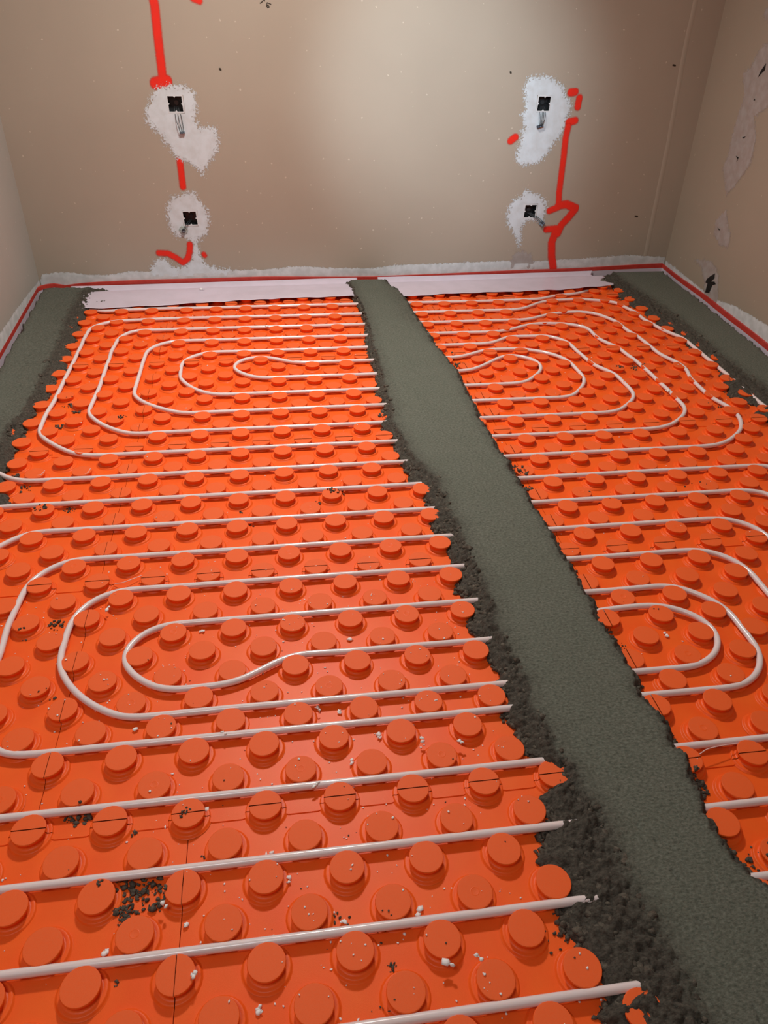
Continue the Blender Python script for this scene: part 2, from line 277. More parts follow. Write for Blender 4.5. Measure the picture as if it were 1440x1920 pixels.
PLASTER = edged('filler_plaster', (.62, .69, .73), (.56, .61, .63), -.0014, .0014, .17, 80)
PLASTER_G = edged('grey_plaster_band', (.52, .55, .55), (.64, .67, .68), -.001, .001, .05, 60)
PLASTER_T = edged('old_grey_filler', (.40, .355, .325), (.46, .43, .41), -.002, .003, .10, 55, alpha=.8)
SPRAY = edged('red_spray_paint', (.80, .028, .014), (.74, .03, .016), -.0075, .0065, .012, 160, .5, bumpd=.0003)
INK = edged('dark_pencil', (.03, .022, .015), (.04, .03, .02), -.0006, .0006, .0006, 300, .6, bumpd=.0001)
CRACK = edged('painted_hole_shade', (.012, .010, .009), (.02, .018, .016), -.0008, .0008, .003, 200, .9, bumpd=.0005)  # flat near-black coat painting the shade inside holes and slits
PLAIN = mat('plaster_rim', (.62, .66, .68), .8)

# ---------------------------------------------------------------- room shell
CL = np.array([-1.02, 3.46]); CR = np.array([2.60, 3.575]); LN = np.array([-.965, 2.46]); RN = np.array([2.508, 2.27])
ZF = -.031; ZC = 2.5
YF = -1.9
class Wall:
    def __init__(s, name, a, b, sgn, length, mtl, holes=()):
        s.a = a; s.u = (b-a)/np.linalg.norm(b-a); s.sgn = sgn; s.len = length
        s.ang = math.atan2(s.u[1], s.u[0])
        ss = sorted({-0.0, length} | {h[0]-h[2] for h in holes} | {h[0]+h[2] for h in holes})
        zz = sorted({ZF, ZC} | {h[1]-h[2] for h in holes} | {h[1]+h[2] for h in holes})
        V = []; idx = {}; F = []
        def vid(i, j, k):
            if (i, j, k) not in idx: idx[i, j, k] = len(V); V.append((ss[i], -sgn*(.0 if k == 0 else -.14), zz[j]))
            return idx[i, j, k]
        def solid(i, j):
            if i < 0 or j < 0 or i >= len(ss)-1 or j >= len(zz)-1: return False
            cx = (ss[i]+ss[i+1])/2; cz = (zz[j]+zz[j+1])/2
            return not any(abs(cx-h[0]) < h[2] and abs(cz-h[1]) < h[2] for h in holes)
        for i in range(len(ss)-1):
            for j in range(len(zz)-1):
                if not solid(i, j): continue
                q = [(i, j), (i+1, j), (i+1, j+1), (i, j+1)]
                F.append([vid(*p, 0) for p in q]); F.append([vid(*p, 1) for p in q][::-1])
                for (di, dj), (p, r) in zip(((0, -1), (1, 0), (0, 1), (-1, 0)), ((0, 1), (1, 2), (2, 3), (3, 0))):
                    if not solid(i+di, j+dj): F.append([vid(*q[r], 0), vid(*q[p], 0), vid(*q[p], 1), vid(*q[r], 1)])
        if sgn < 0: F = [f[::-1] for f in F]
        s.o = meshobj(name, V, F, mtl); s.o.location = (a[0], a[1], 0); s.o.rotation_euler = (0, 0, s.ang)
        tag(s.o, kind='structure')
    def loc(s, x, d, z): return (x, -s.sgn*d, z)          # local point: along wall, out of wall, up
    def world(s, x, d, z):
        n = np.array([s.u[1], -s.u[0]])*s.sgn
        p = s.a+s.u*x+n*d; return np.array([p[0], p[1], z])
HB = [(b[0], b[1], .039) for b in W['boxes']]
wb = Wall('wall_back', CL, CR, 1, float(np.linalg.norm(CR-CL)), WALLB, HB)
wl = Wall('wall_left', CL, LN, -1, 5.4, WALLL)
wr = Wall('wall_right', CR, RN, 1, 5.5, WALLR)
tag(meshobj('floor', *box(-1.6, 2.9, YF-.1, 3.8, ZF-.12, ZF), BOARD), kind='structure')
tag(meshobj('ceiling', *box(-1.6, 2.9, YF-.1, 3.8, ZC, ZC+.1), CEIL), kind='structure')
tag(meshobj('wall_front', *join([box(-1.6, 2.9, YF-.12, YF, ZF, ZC)]), WALLB), kind='structure')

def seg_dist(X, Z, P):
    d = np.full(X.shape, 9.)
    for (ax, az), (bx_, bz) in zip(P[:-1], P[1:]):
        dx, dz = bx_-ax, bz-az; t = np.clip(((X-ax)*dx+(Z-az)*dz)/(dx*dx+dz*dz+1e-12), 0, 1)
        d = np.minimum(d, np.hypot(X-ax-t*dx, Z-az-t*dz))
    return d
def poly_sd(X, Z, P):
    d = seg_dist(X, Z, P+[P[0]]); ins = np.zeros(X.shape, bool)
    for (ax, az), (bx_, bz) in zip(P, P[1:]+[P[0]]):
        c = (az > Z) != (bz > Z)
        with np.errstate(divide='ignore', invalid='ignore'): ins ^= c & (X < (bx_-ax)*(Z-az)/(bz-az)+ax)
    return np.where(ins, d, -d)
def coat(wall, name, sdf, bb, cell, margin, depth, mtl, relief=0, cut=(), label=None, zmin=None, smax=None):
    x0, x1, z0, z1 = bb
    xs = np.arange(x0-margin, x1+margin, cell); zs = np.arange(z0-margin, z1+margin, cell)
    if zmin is not None: zs = zs[zs > zmin]
    xs = xs[xs > 0.001]
    if smax: xs = xs[xs < smax]
    X, Z = np.meshgrid(xs, zs); D = sdf(X, Z)
    n = len(xs); keep = (D > -margin)
    for h in cut: keep &= ~((abs(X-h[0]) < .0385) & (abs(Z-h[1]) < .0385))
    i, j = np.meshgrid(np.arange(n-1), np.arange(len(zs)-1)); a = (j*n+i).ravel()
    K = keep.ravel(); F = np.stack([a, a+1, a+n+1, a+n], 1)
    F = F[K[F].sum(1) >= 3] if not cut else F[K[F].all(1)]
    used = np.unique(F); mp = -np.ones(X.size, int); mp[used] = np.arange(len(used)); F = mp[F]
    dd = depth+relief*np.clip(D/.012, 0, 1)*(.5+fbm(X*30, Z*30, 3))
    V = np.stack([X.ravel(), -wall.sgn*dd.ravel(), Z.ravel()], 1)[used]
    if wall.sgn < 0: F = F[:, ::-1]
    o = meshobj(name, V, F, mtl, wall.o, True, D.ravel()[used])
    if label: o['label'] = label
    return o
def bbox(P):
    P = np.array(P); return P[:, 0].min(), P[:, 0].max(), P[:, 1].min(), P[:, 1].max()
lab = ['white filler patch around the upper left box', 'white filler patch around the lower left box', 'white filler patch around the upper right box',
       'white filler patch around the lower right box', 'faint filler smear above the floor edge']
for i, P in enumerate(W['patches']):
    coat(wb, 'plaster_patch', lambda X, Z: poly_sd(X, Z, P), bbox(P), .0035, .028, .0012, PLASTER if i < 4 else PLASTER_T, .0006, HB, lab[i], .03)
def chunk_patches(wall, L, mtl, nm, lb, m_=.016, cell=.004, depth=.0012):
    for P, l in zip(L, lb): coat(wall, nm, lambda X, Z: poly_sd(X, Z, P), bbox(P), cell, m_, depth, mtl, .0006 if m_ > .01 else 0, (), l, .03)
chunk_patches(wr, W['rpatches'], PLASTER_T, 'plaster_patch', ['long grey filler streak', 'small pale filler oval', 'grey filler round the broken hole', 'white filler dab'])
chunk_patches(wr, W['rcracks'], CRACK, 'crack', ['jagged hole low on the wall, its shade painted flat', 'dark slit in the filler']+['small dark pit']*4, .002, .0012, .0032)
def band(wall, P, ext0, ext1, label):
    P = [(ext0, P[0][1])]+P+[(ext1, P[-1][1])]
    px = np.array([p[0] for p in P]); pz = np.array([p[1] for p in P]); o = np.argsort(px)
    f = lambda X, Z: np.interp(X, px[o], pz[o])-Z
    coat(wall, 'plaster_band', f, (ext0, ext1, .01, max(pz)), .005, .014, .0010, PLASTER_G, .0008, (), label, .005, ext1)
band(wb, [p for p in W['back_band']], 0, wb.len-.002, 'rough white plaster edge along the floor')
band(wl, sorted([p for p in W['left_band']]), 0, 4.9, 'rough pale plaster edge along the floor')
band(wr, sorted([p for p in W['right_band']]), 0, 4.9, 'rough grey plaster edge along the floor')
def strokes(sel, mtl, nm, label, cell, depth, margin):
    allp = [q for _, _, P in sel for q in P]
    coat(wb, nm, lambda X, Z: np.max([hw*.88-seg_dist(X, Z, P if len(P) > 1 else P*2) for _, hw, P in sel], axis=0), bbox(allp), cell, margin, depth, mtl, 0, (), label, .03)
RS = [s for s in W['strokes'] if s[0] == 'R']; KS = [s for s in W['strokes'] if s[0] == 'K']
strokes(RS[0:2], SPRAY, 'spray_mark', 'red sprayed line coming down from above', .003, .0007, .03)
strokes(RS[2:3], SPRAY, 'spray_mark', 'red sprayed dab at the top', .003, .0007, .02)
strokes(RS[3:4], SPRAY, 'spray_mark', 'short red sprayed dash between the left boxes', .003, .0007, .02)
strokes(RS[4:6], SPRAY, 'spray_mark', 'red sprayed tick above the floor', .003, .0020, .02)
strokes(RS[6:9], SPRAY, 'spray_mark', 'three red sprayed dabs beside the upper right box', .003, .0022, .02)
strokes(RS[9:15], SPRAY, 'spray_mark', 'red sprayed line with an arrow shape beside the lower right box', .003, .0024, .02)
strokes(RS[15:16], SPRAY, 'spray_mark', 'red sprayed spot left of the upper right box', .003, .0022, .02)
strokes(KS[0:2], INK, 'pencil_mark', None, .0007, .0006, .004)
strokes(KS[2:3], INK, 'pencil_mark', 'dark handwritten digit', .0007, .0006, .004)
for k in KS[3:]: strokes([k], INK, 'pencil_mark', None, .001, .0006, .004)
# faint filled joint running up the right part of the back wall
R_ = W['ridge']; rx = np.interp(np.linspace(.11, 2.45, 60), [p[1] for p in R_][::-1], [p[0] for p in R_][::-1])
V = []; F = []
for i, z in enumerate(np.linspace(.11, 2.45, 60)):
    for dx, d in ((-.014, .0), (-.006, .0016), (.006, .0016), (.014, .0)):
        V.append(wb.loc(rx[i]+dx+.0008*math.sin(i*1.7), d+.0001, z))
    if i: F += [(i*4-4+k, i*4-3+k, i*4+1+k, i*4+k) for k in range(3)]
JM = wallmat('joint_filler', (.43, .38, .305), (.41, .355, .285))
o = meshobj('trim_1', V, F, JM, None, True); o.location = wb.o.location; o.rotation_euler = wb.o.rotation_euler; tag(o, kind='structure')

# ---------------------------------------------------------------- electrical boxes
def notched(h, skew, n=.0065, w=.0055):
    P = [(-h, -h), (-w, -h), (0, -h+n), (w, -h), (h, -h), (h, -w), (h-n, 0), (h, w), (h, h), (w, h), (0, h-n), (-w, h), (-h, h), (-h, w), (-h+n, 0), (-h, -w)]
    return [(x+skew*z, z) for x, z in P]
BL = ['upper left black electrical box in white filler, with three thin wires hanging to a connector',
      'lower left black electrical box in white filler, with a small dark connector just below it',
      'upper right black electrical box in white filler, with wires and a dark connector',
      'lower right black electrical box in white filler, with grey wires ending in a clear connector']
for i, (s0, z0) in enumerate(W['boxes']):
    t = empty('electrical_box', tuple(wb.world(s0, 0, z0)), wb.ang)
    tag(t, BL[i], 'electrical box', 'electrical boxes set in the back wall')
    out = notched(.0335, (-.03, -.06, .04, .05)[i]); N = len(out)
    sq = [(max(-.0405, min(.0405, x*1.25)), max(-.0405, min(.0405, z*1.25))) for x, z in out]
    sq = []
    for x, z in out:
        k = .0405/max(abs(x), abs(z)); sq.append((x*k if abs(x) > .02 and abs(z) > .02 or abs(x) > abs(z) else x, z*k if abs(x) > .02 and abs(z) > .02 or abs(z) > abs(x) else z))
    V = [(x, -.0016, z) for x, z in sq]+[(x, -.0020, z) for x, z in out]+[(x, .004, z) for x, z in out]
    F = [(k, (k+1) % N, N+(k+1) % N, N+k) for k in range(N)]+[(N+k, N+(k+1) % N, 2*N+(k+1) % N, 2*N+k) for k in range(N)]
    meshobj('plaster_rim', V, F, PLAIN, t)
    V = [(x*1.01, -.001, z*1.01) for x, z in out]+[(x*.97, .045, z*.97) for x, z in out]
    F = [(k, (k+1) % N, N+(k+1) % N, N+k) for k in range(N)]+[tuple(N+k for k in range(N))]
    meshobj('box_shell', V, F, BLACK, t)
    V, F = [], []
    for a in range(18):
        an = a*math.pi/9; V += [(.011*math.cos(an)+.004, .038, .011*math.sin(an)+.002), (.011*math.cos(an)+.004, .045, .011*math.sin(an)+.002)]
    F = [(2*a, 2*((a+1) % 18), 2*((a+1) % 18)+1, 2*a+1) for a in range(18)]+[tuple(2*a for a in range(18))]
    meshobj('conduit_end', V, F, mat('conduit_grey', (.10, .08, .075) if i == 0 else (.03, .03, .032), .7), t)
    cs, cz = W['conn'][i]; dx, dz = cs-s0, cz-z0
    nw = (3, 2, 5, 3)[i]
    for k in range(nw):
        f = (k-(nw-1)/2)/max(1, (nw-1)/2)
        spread = (.012, .006, .018, .008)[i]
        pts = []
        for t_ in np.linspace(0, 1, 12):
            x = .008*f*(1-t_)+dx*t_+f*spread*math.sin(t_*math.pi)*.5+f*.008*t_
            z = -.012*(1-t_)*(1-t_)+(dz+.004)*t_
            y = .02*(1-t_)**2-.014*math.sin(t_*math.pi*.55)-.010*t_
            pts.append((x, y, z))
        meshobj('wire', *tube(pts, .0015, 6), WIREM, t, True)
    bmx = bmesh.new(); bmesh.ops.create_cube(bmx, size=1)
    dims = [(.026, .014, .010), (.017, .014, .017), (.034, .016, .013), (.022, .018, .026)][i]
    for v in bmx.verts: v.co = Vector((v.co.x*dims[0], v.co.y*dims[1], v.co.z*dims[2]))
    bmesh.ops.bevel(bmx, geom=list(bmx.edges), offset=.0018, segments=2, affect='EDGES')
    me = bpy.data.meshes.new('connector'); bmx.to_mesh(me); bmx.free()
    me.materials.append((CONN, CONN_D, CONN_D, CONN)[i])
    c = bpy.data.objects.new('connector', me); COL.objects.link(c); c.parent = t; c.location = (dx, -.012, dz); c.rotation_euler = (0, (-.1, .1, -.3, .6)[i], 0)
    cy = []
    for k in range(3):
        x = (k-1)*dims[0]*.3
        cy.append(tube([(x, -dims[1]/2-.002, 0), (x, -dims[1]/2+.001, 0)], .0026, 8))
    meshobj('screw', *join(cy), CONN if i in (1, 2) else CONN_D, c)
    if i == 1:      # pale bag crumpled round the small connector
        bmx = bmesh.new(); bmesh.ops.create_icosphere(bmx, subdivisions=3, radius=1)
        for v in bmx.verts:
            n_ = .75+.45*float(vn(np.array([v.co.x*4+9]), np.array([v.co.z*4+v.co.y*3+5]), 2)[0])
            v.co = Vector((v.co.x*.022*n_, v.co.y*.006*n_, v.co.z*.024*n_))
        me = bpy.data.meshes.new('paper_wrap'); bmx.to_mesh(me); bmx.free(); me.materials.append(mat('greenish_wrap', (.36, .42, .40), .6))
        c2 = bpy.data.objects.new('paper_wrap', me); COL.objects.link(c2); c2.parent = t; c2.location = (dx, -.003, dz)

# ---------------------------------------------------------------- studded heating panels
P = .15; HS = .023
def lathe(profile, n=20, oval=1.0):
    V = []; F = []
    for r, z in profile:
        for k in range(n): a = 2*math.pi*k/n; V.append((r*math.cos(a), r*math.sin(a)*oval, z))
    for i in range(len(profile)-1):
        for k in range(n): F.append((i*n+k, i*n+(k+1) % n, (i+1)*n+(k+1) % n, (i+1)*n+k))
    F.append(tuple((len(profile)-1)*n+k for k in range(n)))
    return V, F
base_prof = [(.0445, .0001), (.042, .0012), (.041, .0042), (.0385, .0052), (.0345, .0040), (.030, .0055), (.0285, .009), (.0290, .0125), (.0320, .0165), (.0329, .0195), (.0327, .0222), (.0318, .0229), (.0300, .0230)]
ring_prof = base_prof+[(.0085, .0230), (.0075, .0238), (.0066, .0230), (.002, .0226)]
def stud_mesh(kind):
    V, F = lathe(ring_prof if kind == 'ring' else base_prof+[(.02, .0231)], 24)
    me = bpy.data.meshes.new('stud'); me.from_pydata(V, [], F); me.update()
    bmx = bmesh.new(); bmx.from_mesh(me)
    if kind in ('cut_x', 'cut_y'):
        ax = Vector((0, 1, 0)) if kind == 'cut_x' else Vector((1, 0, 0))
        for s in (-1, 1):
            bmesh.ops.bisect_plane(bmx, geom=list(bmx.verts)+list(bmx.edges)+list(bmx.faces), plane_co=ax*s*.0008, plane_no=ax)
        dele = [f for f in bmx.faces if abs(f.calc_center_median().dot(ax)) < .0008]
        bmesh.ops.delete(bmx, geom=dele, context='FACES')
        for v in bmx.verts:
            if v.co.dot(ax) > 0 and v.co.z > .004: v.co.z += .0010
    bmx.normal_update()
    for f in bmx.faces:
        top = f.normal.z > .93 and f.calc_center_median().z > .02
        f.smooth = not top; f.material_index = 1 if top else 0
    bmx.to_mesh(me); bmx.free()
    me.materials.append(ORANGE); me.materials.append(ORANGE_TOP)
    return me
SM = {k: stud_mesh(k) for k in ('plain', 'ring', 'cut_x', 'cut_y')}
CS = W['c_top_l'][::-1]; CRr = W['c_top_r'][::-1]
def lerp(L, y): 
    L = sorted(L, key=lambda q: q[1]); return np.interp(y, [q[1] for q in L], [q[0] for q in L])
def under_mortar(x, y):
    if lerp(W['c_top_l'], y)-.022 < x < lerp(W['c_top_r'], y)-.02: return True
    if -.2 < y < .08 and .70 < x < .9: return True
    if x < -.82 and y > 1.2: return True
    if x > 2.33 and y > 1.2: return True
    return y > 3.30 and x < 2.2
def left_x(y): return CL[0]+(3.46-y)*.055+.012
def right_x(y): return CR[0]-(3.575-y)*.0705-.012
bands = [(-12, 2, 'nearest row'), (2, 12, 'second row from the camera'), (12, 22, 'third row from the camera'), (22, 32, 'fourth row from the camera'), (32, 45.6, 'row along the back wall')]
cols_first = [(-99, 0, 'left'), (0, 9, 'middle'), (9, 99, 'right')]
cols_rest = [(-99, -2, 'left'), (-2, 7, 'middle'), (7, 99, 'right')]
extra = {(0, 0): 'at the bottom left corner of the photo', (0, 1): 'at the bottom centre, nearest the camera, with white crumbs', (0, 2): 'nearest the camera, right of the centre mortar strip',
         (1, 0): 'at the left edge, under the big near pipe bend', (1, 1): 'left of the centre strip, under the near pipe loop', (1, 2): 'right of the centre strip, under the small near pipe loop',
         (2, 0): 'beside the near end of the left mortar strip', (2, 1): 'midway along the floor, left of the centre strip', (2, 2): 'midway along the floor, right of the centre strip',
         (3, 0): 'along the left mortar strip, under the pipe bends', (3, 1): 'left of the centre strip, under the far oval pipe loops', (3, 2): 'right of the centre strip, under the wavy pipe bends',
         (4, 0): 'in the far left corner by the left mortar strip', (4, 1): 'against the white film, left of the centre strip', (4, 2): 'against the white film, right of the centre strip'}
BIAS = {3: -.022, 4: -.022}
for bi, (j0, j1, bl) in enumerate(bands):
    for ci, (i0, i1, cl_) in enumerate(cols_first if bi == 0 else cols_rest):
        ya, yb = j0*.075, j1*.075
        if bi == 0: ya = -.9
        shift = BIAS.get(bi, 0) if ci == 0 else 0
        root = empty('heating_underlay', (max(i0*P, -1.0) if ci == 0 else i0*P, ya, 0))
        tag(root, ('orange studded underlay sheet ' + extra[bi, ci]), 'floor underlay', 'orange studded underfloor heating sheets')
        ox, oy = root.location.x, root.location.y
        g = .0007
        def xl(y): return left_x(y) if ci == 0 else i0*P+g
        def xr(y): return right_x(y) if ci == 2 else i1*P-g
        z0, z1 = ZF+.0005, 0
        ye = yb-g
        if bi == 4: 
            yl = ye; 
        V = [(xl(ya)-ox, g, z0), (xr(ya)-ox, g, z0), (xr(ye)-ox, ye-oy, z0), (xl(ye)-ox, ye-oy, z0)]
        V += [(a, b, z1) for a, b, _ in V]
        meshobj('sheet', V, [(0, 3, 2, 1), (4, 5, 6, 7), (0, 1, 5, 4), (1, 2, 6, 5), (2, 3, 7, 6), (3, 0, 4, 7)], ORANGE, root)
        # overlapping lip along the near edge, one strap between each two cut studs
        if bi > 0:
            k0 = math.ceil(max(xl(ya), -1.0)/P); k1 = math.floor(xr(ya)/P); L_ = []
            odd = 0
            for k in range(k0-1, k1+1):
                a = k*P+.026+shift; b = (k+1)*P-.026+shift
                if a < xl(ya) or b > xr(ya) or under_mortar((a+b)/2, ya): continue
                prof = [(0, -.002), (.10, -.010), (.2, -.0135), (.8, -.0135), (.9, -.010), (1, -.002)]
                top = [(a+(b-a)*t, ya+d-oy, .0022) for t, d in prof]; back = [(a+(b-a)*t, ya+.020-oy, .0024) for t, d in prof]
                bot = [(x, y-.0004, .0) for x, y, z in top]
                V = [(x-ox, y, z) for x, y, z in top+back+bot]; n_ = 6
                F = [(q, q+1, n_+q+1, n_+q) for q in range(5)]+[(2*n_+q, 2*n_+q+1, q+1, q) for q in range(5)]
                meshobj('lap_strip', V, F, ORANGE, root)
        # studs
        ja = max(-11, int(j0)) if bi == 0 else int(j0)
        for j in range(ja, int(math.ceil(j1))):
            y = j*.075
            if j == j0 and bi > 0: pass
            off = 0 if j % 2 == 0 else .5
            for k in range(-8, 18):
                i = k+off
                onl = abs(i-i0) < .01; 
                if not (i0-.01 <= i < i1-.01): continue
                x = i*P+shift
                if x < left_x(y)+.04 or x > right_x(y)-.04 or under_mortar(x, y): continue
                kind = 'plain'
                if j % 10 == 2 and off == 0: kind = 'cut_x'
                elif onl: kind = 'cut_y'
                elif (j % 10 == 3 and int(i+.5) % 2 == 0) or (j % 10 == 6 and int(i) % 3 == 2) or (j % 10 == 9 and int(i+.5) % 4 == 0): kind = 'ring'
                s = bpy.data.objects.new('stud', SM[kind]); COL.objects.link(s); s.parent = root
                s.location = (x-ox+random.uniform(-.001, .001), y-oy+random.uniform(-.001, .001), random.uniform(-.0006, 0))
                s.rotation_euler = (random.gauss(0, .012), random.gauss(0, .012), 0 if 'cut' in kind else random.choice([0, 1, 2, 3])*.26)

# ---------------------------------------------------------------- heating pipes
ZP = .0150; RP = .0082
def smooth_path(pts, step=.012, it=5, win=2):
    pts = np.array(pts, float); seg = np.linalg.norm(np.diff(pts, axis=0), axis=1); s = np.r_[0, np.cumsum(seg)]
    n = int(s[-1]/step); t = np.linspace(0, s[-1], n); Q = np.stack([np.interp(t, s, pts[:, k]) for k in (0, 1)], 1)
    for _ in range(it):
        A = Q.copy()
        for k in range(1, win+1):
            up = np.vstack([Q[k:], np.repeat(Q[-1:], k, 0)]); dn = np.vstack([np.repeat(Q[:1], k, 0), Q[:-k]]); A = A+up+dn
        A /= 2*win+1; A[0] = Q[0]; A[-1] = Q[-1]; Q = A
    return Q
def nudge(Q0):
    """the pipe weaves round the studs: push it clear of them, keeping the run's own shape"""
    D = np.zeros_like(Q0)
    for it in range(30):
        Q = Q0+D
        jj = np.round(Q[:, 1]/.075).astype(int); best = np.full(len(Q), 9.); CX = np.zeros(len(Q)); CY = np.zeros(len(Q))
        for dj in (-1, 0, 1):
            j = jj+dj; off = np.where(j % 2 == 0, 0, .5); sh = np.where((j >= 22) & (Q[:, 0] < -.31), -.022, 0)
            for di in (-1, 0, 1):
                i = np.round((Q[:, 0]-sh)/P-off)+off+di; cx = i*P+sh; cy = j*.075
                d = np.hypot(Q[:, 0]-cx, Q[:, 1]-cy); mk = d < best
                best = np.where(mk, d, best); CX = np.where(mk, cx, CX); CY = np.where(mk, cy, CY)
        push = np.clip(.0370-best, 0, .02)*.5
        D = D+np.stack([Q[:, 0]-CX, Q[:, 1]-CY], 1)/np.maximum(best, .006)[:, None]*push[:, None]
        if it < 28: D[2:-2] = D[2:-2]*.4+.2*(D[1:-3]+D[3:-1])+.1*(D[:-4]+D[4:])
        L = np.linalg.norm(D, axis=1); D *= np.minimum(1, .015/np.maximum(L, 1e-9))[:, None]
    for _ in range(10): D[1:-1] = (D[:-2]+2*D[1:-1]+D[2:])/4
    Q = Q0+D
    for _ in range(2): Q[1:-1] = (Q[:-2]+2*Q[1:-1]+Q[2:])/4
    return Q
def pipe(name, pts, label, cat='pipe'):
    # settle straight runs into the lane between two stud rows
    pts = [[x, y-.0062*y-.062*max(0, .45-x)*float(sstep(1.9, 2.6, np.array(y)))*(x > -.7)] for x, y in pts]
    for k in range(len(pts)-1):
        (xa, y_a), (xb, y_b) = pts[k], pts[k+1]
        if abs(xa-xb) > .09 and abs(y_a-y_b) < .035:
            for q in (pts[k], pts[k+1]):
                ln = (round(q[1]/.075-.5)+.5)*.075
                if abs(q[1]-ln) < .022: q[1] = ln
    Q = nudge(smooth_path(pts)); s = np.arange(len(Q))*.012
    z = ZP+.0008*np.sin(s*7)*np.sin(s*2.3)
    keep = [0]
    d = np.diff(Q, axis=0); a = np.unwrap(np.arctan2(d[:, 1], d[:, 0])); acc = 0
    for i in range(1, len(Q)-1):
        acc += abs(a[min(i, len(a)-1)]-a[i-1])
        if acc > .045 or i-keep[-1] > 12: keep.append(i); acc = 0
    keep.append(len(Q)-1)
    V, F = tube(np.c_[Q, z][keep], RP, 12)
    o = meshobj(name, V, F, PIPE, None, True)
    return tag(o, label, cat, 'white heating pipes clipped between the studs')
PIPE_FAR = [(1.991, 3.257), (1.875, 3.199), (1.705, 3.157), (1.398, 3.142), (0.908, 3.133), (0.638, 3.119), (-0.368, 3.182), (-0.634, 3.169), (-0.72, 3.16), (-0.83, 3.05), (-0.86, 2.9), (-0.86, 1.75), (-0.8, 1.6), (-0.707, 1.508), (-0.656, 1.476), (-0.604, 1.471), (-0.452, 1.472), (-0.193, 1.484), (0.575, 1.471), (0.652, 1.478), (0.994, 1.471), (1.46, 1.463), (1.774, 1.464), (1.844, 1.478), (1.936, 1.518), (2.003, 1.598), (2.026, 1.687), (2.029, 1.797), (2.019, 1.936), (2.03, 2.13), (2.021, 2.27), (2.002, 2.4), (1.982, 2.539), (1.951, 2.664), (1.95, 2.802), (1.916, 2.901), (1.813, 2.942), (1.709, 2.941), (1.617, 2.883), (1.453, 2.816), (0.97, 2.837), (0.669, 2.823), (0.05, 2.855), (-0.362, 2.88), (-0.462, 2.873), (-0.512, 2.785), (-0.524, 2.652), (-0.514, 2.436), (-0.504, 2.24), (-0.506, 2.064), (-0.5, 1.969), (-0.459, 1.876), (-0.402, 1.819), (-0.321, 1.795), (-0.127, 1.78), (0.169, 1.773), (0.616, 1.77), (1.005, 1.765), (1.451, 1.76), (1.559, 1.778), (1.639, 1.833), (1.697, 1.913), (1.717, 2.017), (1.703, 2.13), (1.652, 2.222), (1.63, 2.366), (1.617, 2.512), (1.553, 2.601), (1.451, 2.623), (1.348, 2.596), (1.241, 2.543), (1.002, 2.522), (0.633, 2.519), (0.177, 2.55), (-0.065, 2.551), (-0.158, 2.521), (-0.2, 2.457), (-0.206, 2.352), (-0.184, 2.255), (-0.121, 2.144), (-0.043, 2.091), (0.172, 2.071), (0.634, 2.06), (1.0, 2.064), (1.161, 2.061), (1.274, 2.083), (1.354, 2.148), (1.399, 2.243), (1.385, 2.323), (1.311, 2.373), (1.228, 2.349), (1.105, 2.257), (1.004, 2.219), (0.644, 2.222), (0.401, 2.226), (0.174, 2.229), (0.095, 2.269), (0.041, 2.331), (0.028, 2.39), (0.058, 2.447), (0.117, 2.473), (0.188, 2.461), (0.271, 2.417), (0.353, 2.386), (0.471, 2.376), (0.621, 2.376), (1.006, 2.362), (1.118, 2.415), (1.219, 2.458), (1.347, 2.454), (1.462, 2.405), (1.527, 2.33), (1.557, 2.2), (1.544, 2.087), (1.495, 1.999), (1.427, 1.943), (1.304, 1.918), (0.966, 1.919), (0.636, 1.911), (0.171, 1.921), (-0.138, 1.931), (-0.222, 1.962), (-0.3, 2.021), (-0.348, 2.113), (-0.359, 2.201), (-0.365, 2.423), (-0.359, 2.575), (-0.317, 2.688), (-0.247, 2.73), (0.053, 2.713), (0.656, 2.672), (0.992, 2.667), (1.273, 2.666), (1.429, 2.734), (1.559, 2.793), (1.692, 2.767), (1.781, 2.7), (1.795, 2.519), (1.833, 2.349), (1.869, 2.221), (1.87, 2.031), (1.874, 1.912), (1.865, 1.797), (1.82, 1.72), (1.735, 1.646), (1.637, 1.625), (1.417, 1.615), (0.977, 1.611), (0.655, 1.622), (0.168, 1.61), (-0.206, 1.608), (-0.39, 1.623), (-0.484, 1.647), (-0.568, 1.702), (-0.632, 1.788), (-0.666, 1.874), (-0.667, 1.962), (-0.656, 2.102), (-0.662, 2.281), (-0.661, 2.478), (-0.667, 2.696), (-0.672, 2.889), (-0.64, 2.967), (-0.571, 3.015), (-0.351, 3.021), (0.047, 3.023), (0.66, 2.985), (0.925, 2.974), (1.427, 2.978), (1.54, 3.012), (1.651, 3.081), (1.766, 3.108), (1.997, 3.109), (2.1, 3.058), (2.107, 2.928), (2.106, 2.79), (2.161, 2.655), (2.19, 2.536), (2.187, 2.365), (2.185, 2.256), (2.186, 2.134), (2.184, 2.059), (2.177, 1.869), (2.175, 1.744), (2.19, 1.5), (2.19, 1.0), (2.19, 0.5), (2.17, -0.7)]
